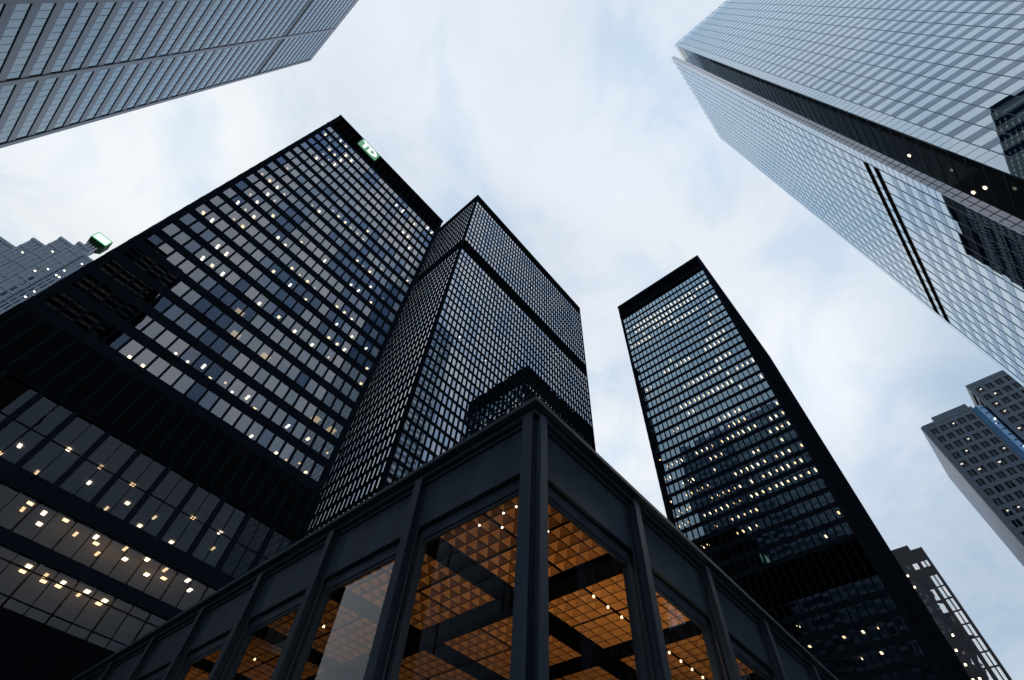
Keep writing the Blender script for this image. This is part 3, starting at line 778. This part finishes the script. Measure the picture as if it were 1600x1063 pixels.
# ------------------------------------------------------------------ stone tower at the right edge
def stone_tower():
    root = thing('stone_tower', 'dark grey stone tower with paired windows and a blue glass strip at the right edge', 'tower', (207, -42, 0))
    st = pmat('dark_granite', (0.115, 0.15, 0.205), .55, var=.15, scale=.8)
    lt = pmat('pale_granite', (0.29, 0.34, 0.43), .6, var=.22, scale=1.6)
    bl = mirror('bright_blue_glass', (0.14, 0.32, 0.60), .12, rough=.02, wob=.004, refl=(.6, .8, 1))
    gl = gmat('stone_tower_glass', .02, (.22, .22, .24), (.30, .38, .48))
    bar = pmat('blue_grey_bar', (.05, .09, .16), .5)
    lamps, spots, wbars = [], [], []
    def block(x0, x1, y0, y1, top, n, mar):
        F = Face(x0, y1, 270)
        wid = y1 - y0
        pitch, wh = 3.75, 2.35
        bx('core', root, x0 + 3, x1 - .6, y0 + .6, y1 - .6, 0, top - 2, M['dark'])
        me_s = box_mesh('floor_band', x1 - x0, wid, pitch - wh, st)
        me_c = box_mesh('ceiling', x1 - x0 - 1, wid - 1, .05, M['ceil'])
        step = (wid - 2 * mar) / n
        ww = 1.95
        pm = box_mesh('stone_pier', step - ww, .5, top - 30, st)
        for i in range(n + 1):
            if i in (0, n):
                w = (step - ww) / 2 + mar
                mm = box_mesh('stone_pier', w, .5, top - 30, st)
                part('stone_pier', mm, root, F.at(w / 2 if i == 0 else wid - w / 2, .26, (top + 30) / 2 - 1), F.rz)
            else:
                part('stone_pier', pm, root, F.at(mar + step * i, .26, (top + 30) / 2 - 1), F.rz)
        pn = pane_mesh('window', ww, wh, gl)
        br = box_mesh('window_bar', .22, .14, wh, st)
        k = 0
        z = top - 3.9
        while z > 45:
            part('floor_band', me_s, root, ((x0 + x1) / 2, (y0 + y1) / 2, z + wh / 2 + (pitch - wh) / 2))
            part('ceiling', me_c, root, ((x0 + x1) / 2, (y0 + y1) / 2, z + wh / 2 - .03))
            for i in range(n):
                spots.append((pn, F.at(mar + step * (i + .5), .3, z), F.rz + R(.3) * tilt(), R(.3) * tilt(), F.n))
                wbars.append((br, F.at(mar + step * (i + .5), .26, z), F.rz, 0, F.n))
                if rnd.random() < .2:
                    lamps.append((F.at(mar + step * (i + .5) + rnd.choice((-.4, .4)), 1.2, z + wh / 2 - .08), F.rz))
            z -= pitch; k += 1
        bx('parapet', root, x0 - .01, x1 + .01, y0 - .01, y1 + .01, top - 1.2, top, st)
        return F
    block(190, 224, -38.0, -22.0, 139.8 + H0, 5, .9)
    bx('setback', root, 194, 222, -38.0, -26.8, 139.8 + H0, 144.6 + H0, st)
    block(188.9, 224, -60.5, -41.2, 147.4 + H0, 6, .9)
    # pale granite flank
    bx('granite_flank', root, 190.2, 224, -21.98, -21.5, 0, 139.6 + H0, lt)
    bx('glass_strip_back', root, 191, 224, -41.18, -38.02, 0, 138.6 + H0, st)
    def bay(bm):
        pts = [(190.95, -41.15), (190.95, -38.05), (189.9, -37.5), (188.9, -38.9), (189.6, -40.6)]
        b = root.location
        add_prism(bm, [(x - b.x, y - b.y) for x, y in pts], 30, 138.4 + H0)
    me = mesh('blue_glass_bay', bay, bl)
    o = bpy.data.objects.new('blue_glass_bay', me); COL.objects.link(o); o.parent = root
    rg = mesh('bay_rail', lambda bm: add_prism(bm, [(190.97 - 190, -41.16 + 39.6), (190.97 - 190, -38.04 + 39.6), (189.57 - 190, -38.57 + 39.6), (188.86 - 190, 0), (189.57 - 190, -40.63 + 39.6)], -.09, .09), bar)
    for k in range(30):
        part('bay_rail', rg, root, (190, -39.6, 137.0 + H0 - 2.5 * k))
    many('window', spots, root)
    many('window_bar', wbars, root)
    lm = box_mesh('ceiling_lamp', .7, .7, .05, M['lampw'])
    many('ceiling_lamp', [(lm, p, r, 0, None) for p, r in lamps], root)
    sm = box_mesh('bay_lamp', .3, .3, .4, M['lampw'])
    for yy, z in ((-39.0, 133.5), (-39.2, 129.5), (-39.0, 116), (-40.2, 131.5), (-40.3, 119)):
        part('bay_lamp', sm, root, (189.2, yy, z + H0))
stone_tower()

# ------------------------------------------------------------------ tower behind the right-hand black tower
def grid_tower():
    x0, x1, y0, y1 = 208.0, 236.0, 0.5, 27.0
    top = 109.8 + H0
    root = thing('grid_tower', 'small dark tower with white mirrored window columns behind the black right tower', 'tower', (222, 13.7, 0))
    st = pmat('dark_plum_stone', (0.045, 0.043, 0.055), .6, var=.15)
    gl = mirror('silvered_glass', (.20, .22, .25), .7, rough=.02, wob=.012, wscale=.5)
    F = Face(x0, y1, 270)
    wid = y1 - y0
    bx('tower_body', root, x0, x1, y0, y1, 0, top, st)
    bx('roof_box', root, x0 + .6, x1 - 4, 4.0, 12.5, top + .01, top + 2.3, st)
    spots = []
    for k in range(24):
        z = 104.0 + H0 - 3.95 * k
        for yc, w, h in ((1.75, .75, 3.45), (2.95, .85, 3.45), (5.3, 1.45, 3.45), (7.2, 1.3, 3.3), (8.9, 1.3, 3.3), (10.9, 1.3, 3.3), (13, 1.3, 3.3), (15.1, 1.3, 3.3), (17.2, 1.3, 3.3), (19.3, 1.3, 3.3)):
            if k == 0: z2, h2 = z + 1.2, 2.0
            else: z2, h2 = z, h
            spots.append((pane_mesh('window', w, h2, gl), (x0 - .02, yc, z2 - h2 / 2), F.rz + R(.5) * tilt(), R(.5) * tilt(), F.n))
    many('window', spots, root)
    lm = box_mesh('window_lamp', .5, .06, .6, M['lamp'])
    many('window_lamp', [(lm, (x0 - .05, rnd.choice((7.2, 8.9, 10.9, 13)) + rnd.uniform(-.3, .3), 104 + H0 - 3.95 * rnd.randrange(0, 9) - 1.8), F.rz, 0, None) for i in range(16)], root)
    bx('corner_strip', root, x0 - .1, x0 - .01, .5, 1.1, 0, top - .02, st)
grid_tower()

# ------------------------------------------------------------------ the glass pavilion in front
def pavilion():
    X, Y = 5.7, 4.83            # outer faces of the columns
    bay, nb = 3.58, 11
    FX, FY = 5.95, 5.1          # fascia planes
    EX, EY = FX + .1 + bay * nb, FY + .0 + bay * nb
    root = thing('pavilion', 'low black steel pavilion with big windows and a glowing amber ceiling, corner towards the viewer', 'building', (FX, FY, 0))
    P = M['pav']
    zr = 8.5 + H0
    fb = 6.92 + H0
    cx = [6.0 + bay * k + (.08 if k else 0) for k in range(1, nb + 1)]
    cy = [5.08 + bay * k - (.05 if k else 0) for k in range(1, nb + 1)]
    EX, EY = cx[-1], cy[-1]
    # roof edge, roof, shadow gap
    def cap(bm):
        o = .36
        add_box(bm, FX - o, EX + o, FY - o, EY + o, zr - .13, zr)
    me = mesh('roof_edge', lambda bm: add_box(bm, -(EX - FX) / 2 - .36, (EX - FX) / 2 + .36, -(EY - FY) / 2 - .36, (EY - FY) / 2 + .36, -.065, .065), P, .012)
    part('roof_edge', me, root, ((FX + EX) / 2, (FY + EY) / 2, zr - .065))
    bx('roof_deck', root, FX + .12, EX - .12, FY + .12, EY - .12, fb + .12, zr - .135, M['dark'])
    bx('edge_beam', root, FX - .18, EX + .18, FY - .18, EY + .18, zr - .26, zr - .134, P, .008)
    # fascia panels, one each bay, and lower frame rails
    bl = [(FY + .02, cy[0])] + [(cy[i], cy[i + 1]) for i in range(nb - 1)]
    br = [(FX + .02, cx[0])] + [(cx[i], cx[i + 1]) for i in range(nb - 1)]
    for a, b in bl:
        bx('fascia_panel', root, FX, FX + .1, a + .005, b - .005, fb, zr - .36, P)
        bx('fascia_rail', root, FX - .07, FX + .1, a + .005, b - .005, zr - .355, zr - .265, P, .006)
        fr = thing_frame(root, (FX + .17, (a + b) / 2, 0), b - a - .03, fb, 90)
    for a, b in br:
        bx('fascia_panel', root, a + .005, b - .005, FY, FY + .1, fb, zr - .36, P)
        bx('fascia_rail', root, a + .005, b - .005, FY - .07, FY + .1, zr - .355, zr - .265, P, .006)
        fr = thing_frame(root, ((a + b) / 2, FY + .17, 0), b - a - .03, fb, 0)
    # wide-flange columns
    def icol(bm):
        add_box(bm, -.125, .125, -.035, 0, 0, zr - .27)           # outer flange
        add_box(bm, -.03, .03, 0, .20, 0, zr - .27)               # web
        add_box(bm, -.125, .125, .20, .235, 0, zr - .27)          # inner flange
    ic = mesh('column', icol, P, .006)
    for y in cy: part('column', ic, root, (X + .035, y, 0), R(-90))
    for x in cx: part('column', ic, root, (x, Y + .035, 0))
    def ccol(bm):
        z = zr - .27
        add_box(bm, X, X + .05, 4.965, 5.215, 0, z)
        add_box(bm, 5.875, 6.095, Y, Y + .05, 0, z)
        add_box(bm, X + .05, X + .2, 5.06, 5.11, 0, z)
        add_box(bm, 5.96, 6.01, Y + .05, Y + .2, 0, z)
        add_box(bm, 5.9, 6.12, 5.03, 5.25, 0, z)
    me = mesh('corner_column', ccol, P, .005)
    part('corner_column', me, root, (0, 0, 0))
    # coffered ceiling: two by two panels of four by four coffers in every bay
    zc = 6.84 + H0
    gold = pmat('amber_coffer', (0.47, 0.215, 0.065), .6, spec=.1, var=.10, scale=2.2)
    dk = M['dark']
    bw, gap = .64, .05
    q = (bay - bw - gap) / 2
    t = q / 4
    def panel(bm):
        for i in range(4):
            for j in range(4):
                x, y = t * i, t * j
                e = .012
                c = [(x + e, y + e, 0), (x + t - e, y + e, 0), (x + t - e, y + t - e, 0), (x + e, y + t - e, 0)]
                m = .45 * t
                d = [(x + m, y + m, .15), (x + t - m, y + m, .15), (x + t - m, y + t - m, .15), (x + m, y + t - m, .15)]
                a = [bm.verts.new(p) for p in c]; b = [bm.verts.new(p) for p in d]
                for k in range(4):
                    bm.faces.new((a[k], b[k], b[(k + 1) % 4], a[(k + 1) % 4]))
                bm.faces.new(b)
        for i in range(5):
            w = .013
            for f in (0, 1):
                vs = [(t * i - w, 0), (t * i + w, 0), (t * i + w, q), (t * i - w, q)]
                if f: vs = [(v[1], v[0]) for v in vs]
                fc = bm.faces.new([bm.verts.new((v[0], v[1], -.004 - .002 * f)) for v in vs]); fc.material_index = 1
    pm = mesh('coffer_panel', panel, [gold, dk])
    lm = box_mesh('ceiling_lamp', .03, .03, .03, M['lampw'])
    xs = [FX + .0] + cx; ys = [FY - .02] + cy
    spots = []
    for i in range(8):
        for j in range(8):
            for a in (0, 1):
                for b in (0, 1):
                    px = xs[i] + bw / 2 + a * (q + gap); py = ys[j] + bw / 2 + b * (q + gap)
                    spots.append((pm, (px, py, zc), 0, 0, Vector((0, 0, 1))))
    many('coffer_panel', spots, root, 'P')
    bx('ceiling_backing', root, FX + .2, EX - .2, FY + .2, EY - .2, zc + .29, zc + .35, dk)
    bm_ = box_mesh('ceiling_beam', bw - .02, EY - FY - .6, .12, dk)
    for x in cx[:8]: part('ceiling_beam', bm_, root, (x, (FY + EY) / 2, zc - .02))
    bm_ = box_mesh('ceiling_beam', EX - FX - .6, bw - .02, .12, dk)
    for y in cy[:8]: part('ceiling_beam', bm_, root, ((FX + EX) / 2, y, zc - .024))
    for k in range(3):
        part('ceiling_lamp', lm, root, (xs[0] + bw / 2 + t * k, ys[0] + bw / 2 + t * 1.0, zc - .03))
    for k in range(4):
        part('ceiling_lamp', lm, root, (xs[0] + bw / 2 + t * 1, ys[0] + bw / 2 + t * k, zc - .03))
        part('ceiling_lamp', lm, root, (xs[0] + bw / 2 + t * (k + 1), ys[0] + bw / 2 + t * (5 - k), zc - .03))
    dl = mesh('downlight', lambda bm: bmesh.ops.create_cone(bm, cap_ends=True, segments=12, radius1=.03, radius2=.025, depth=.05), M['lampo'])
    for i, j, n in ((1, 0, 5), (2, 0, 4), (2, 1, 4), (0, 2, 2), (0, 3, 2)):
        for k in range(n):
            part('downlight', dl, root, (xs[i] + bw / 2 + .5 + k * .62, ys[j] + bw / 2 + q + gap / 2, zc - .03))
    bx('floor', root, FX + .4, EX - .4, FY + .4, EY - .4, .01, .12, pmat('pavilion_floor', (.25, .24, .23), .4))
    bx('core_wall', root, FX + 17, EX - 12, FY + 17, EY - 12, .13, zc - .1, pmat('oak_wall', (.12, .06, .025), .5, streak=1))
    # the warm room light that the amber ceiling shows
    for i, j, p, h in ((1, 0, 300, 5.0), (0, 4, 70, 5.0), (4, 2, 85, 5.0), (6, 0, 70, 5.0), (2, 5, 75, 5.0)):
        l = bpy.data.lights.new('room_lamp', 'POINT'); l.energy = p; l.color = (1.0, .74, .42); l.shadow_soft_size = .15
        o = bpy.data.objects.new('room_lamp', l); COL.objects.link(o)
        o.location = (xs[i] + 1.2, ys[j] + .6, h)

def thing_frame(root, loc, w, top, deg):
    """the glazing of one bay: a steel frame and its pane as a sub-part"""
    z1 = top + .0
    def fr(bm):
        h = .28
        add_box(bm, -w / 2, w / 2, -.05, .12, z1 - h, z1 - .005)
        add_box(bm, -w / 2, -w / 2 + .16, -.05, .12, .12, z1 - h - .002)
        add_box(bm, w / 2 - .16, w / 2, -.05, .12, .12, z1 - h - .002)
        add_box(bm, -w / 2, w / 2, -.05, .12, 0, .118)
        add_box(bm, -w / 2 + .16, w / 2 - .16, -.02, .06, z1 - h - .07, z1 - h - .003)
    key = ('fr', round(w, 3))
    if key not in CACHE:
        CACHE[key] = (mesh('window_frame', fr, M['pav'], .006), pane_mesh('glass_pane', w - .31, z1 - .28 - .13, M['g_pav']))
    a, b = CACHE[key]
    rz = R(-90) if deg == 90 else 0
    f = part('window_frame', a, root, loc, rz)
    g = bpy.data.objects.new('glass_pane', b); COL.objects.link(g); g.parent = f
    g.location = (0, .04, .12 + (z1 - .41) / 2)
    return f
CACHE = {}
pavilion()
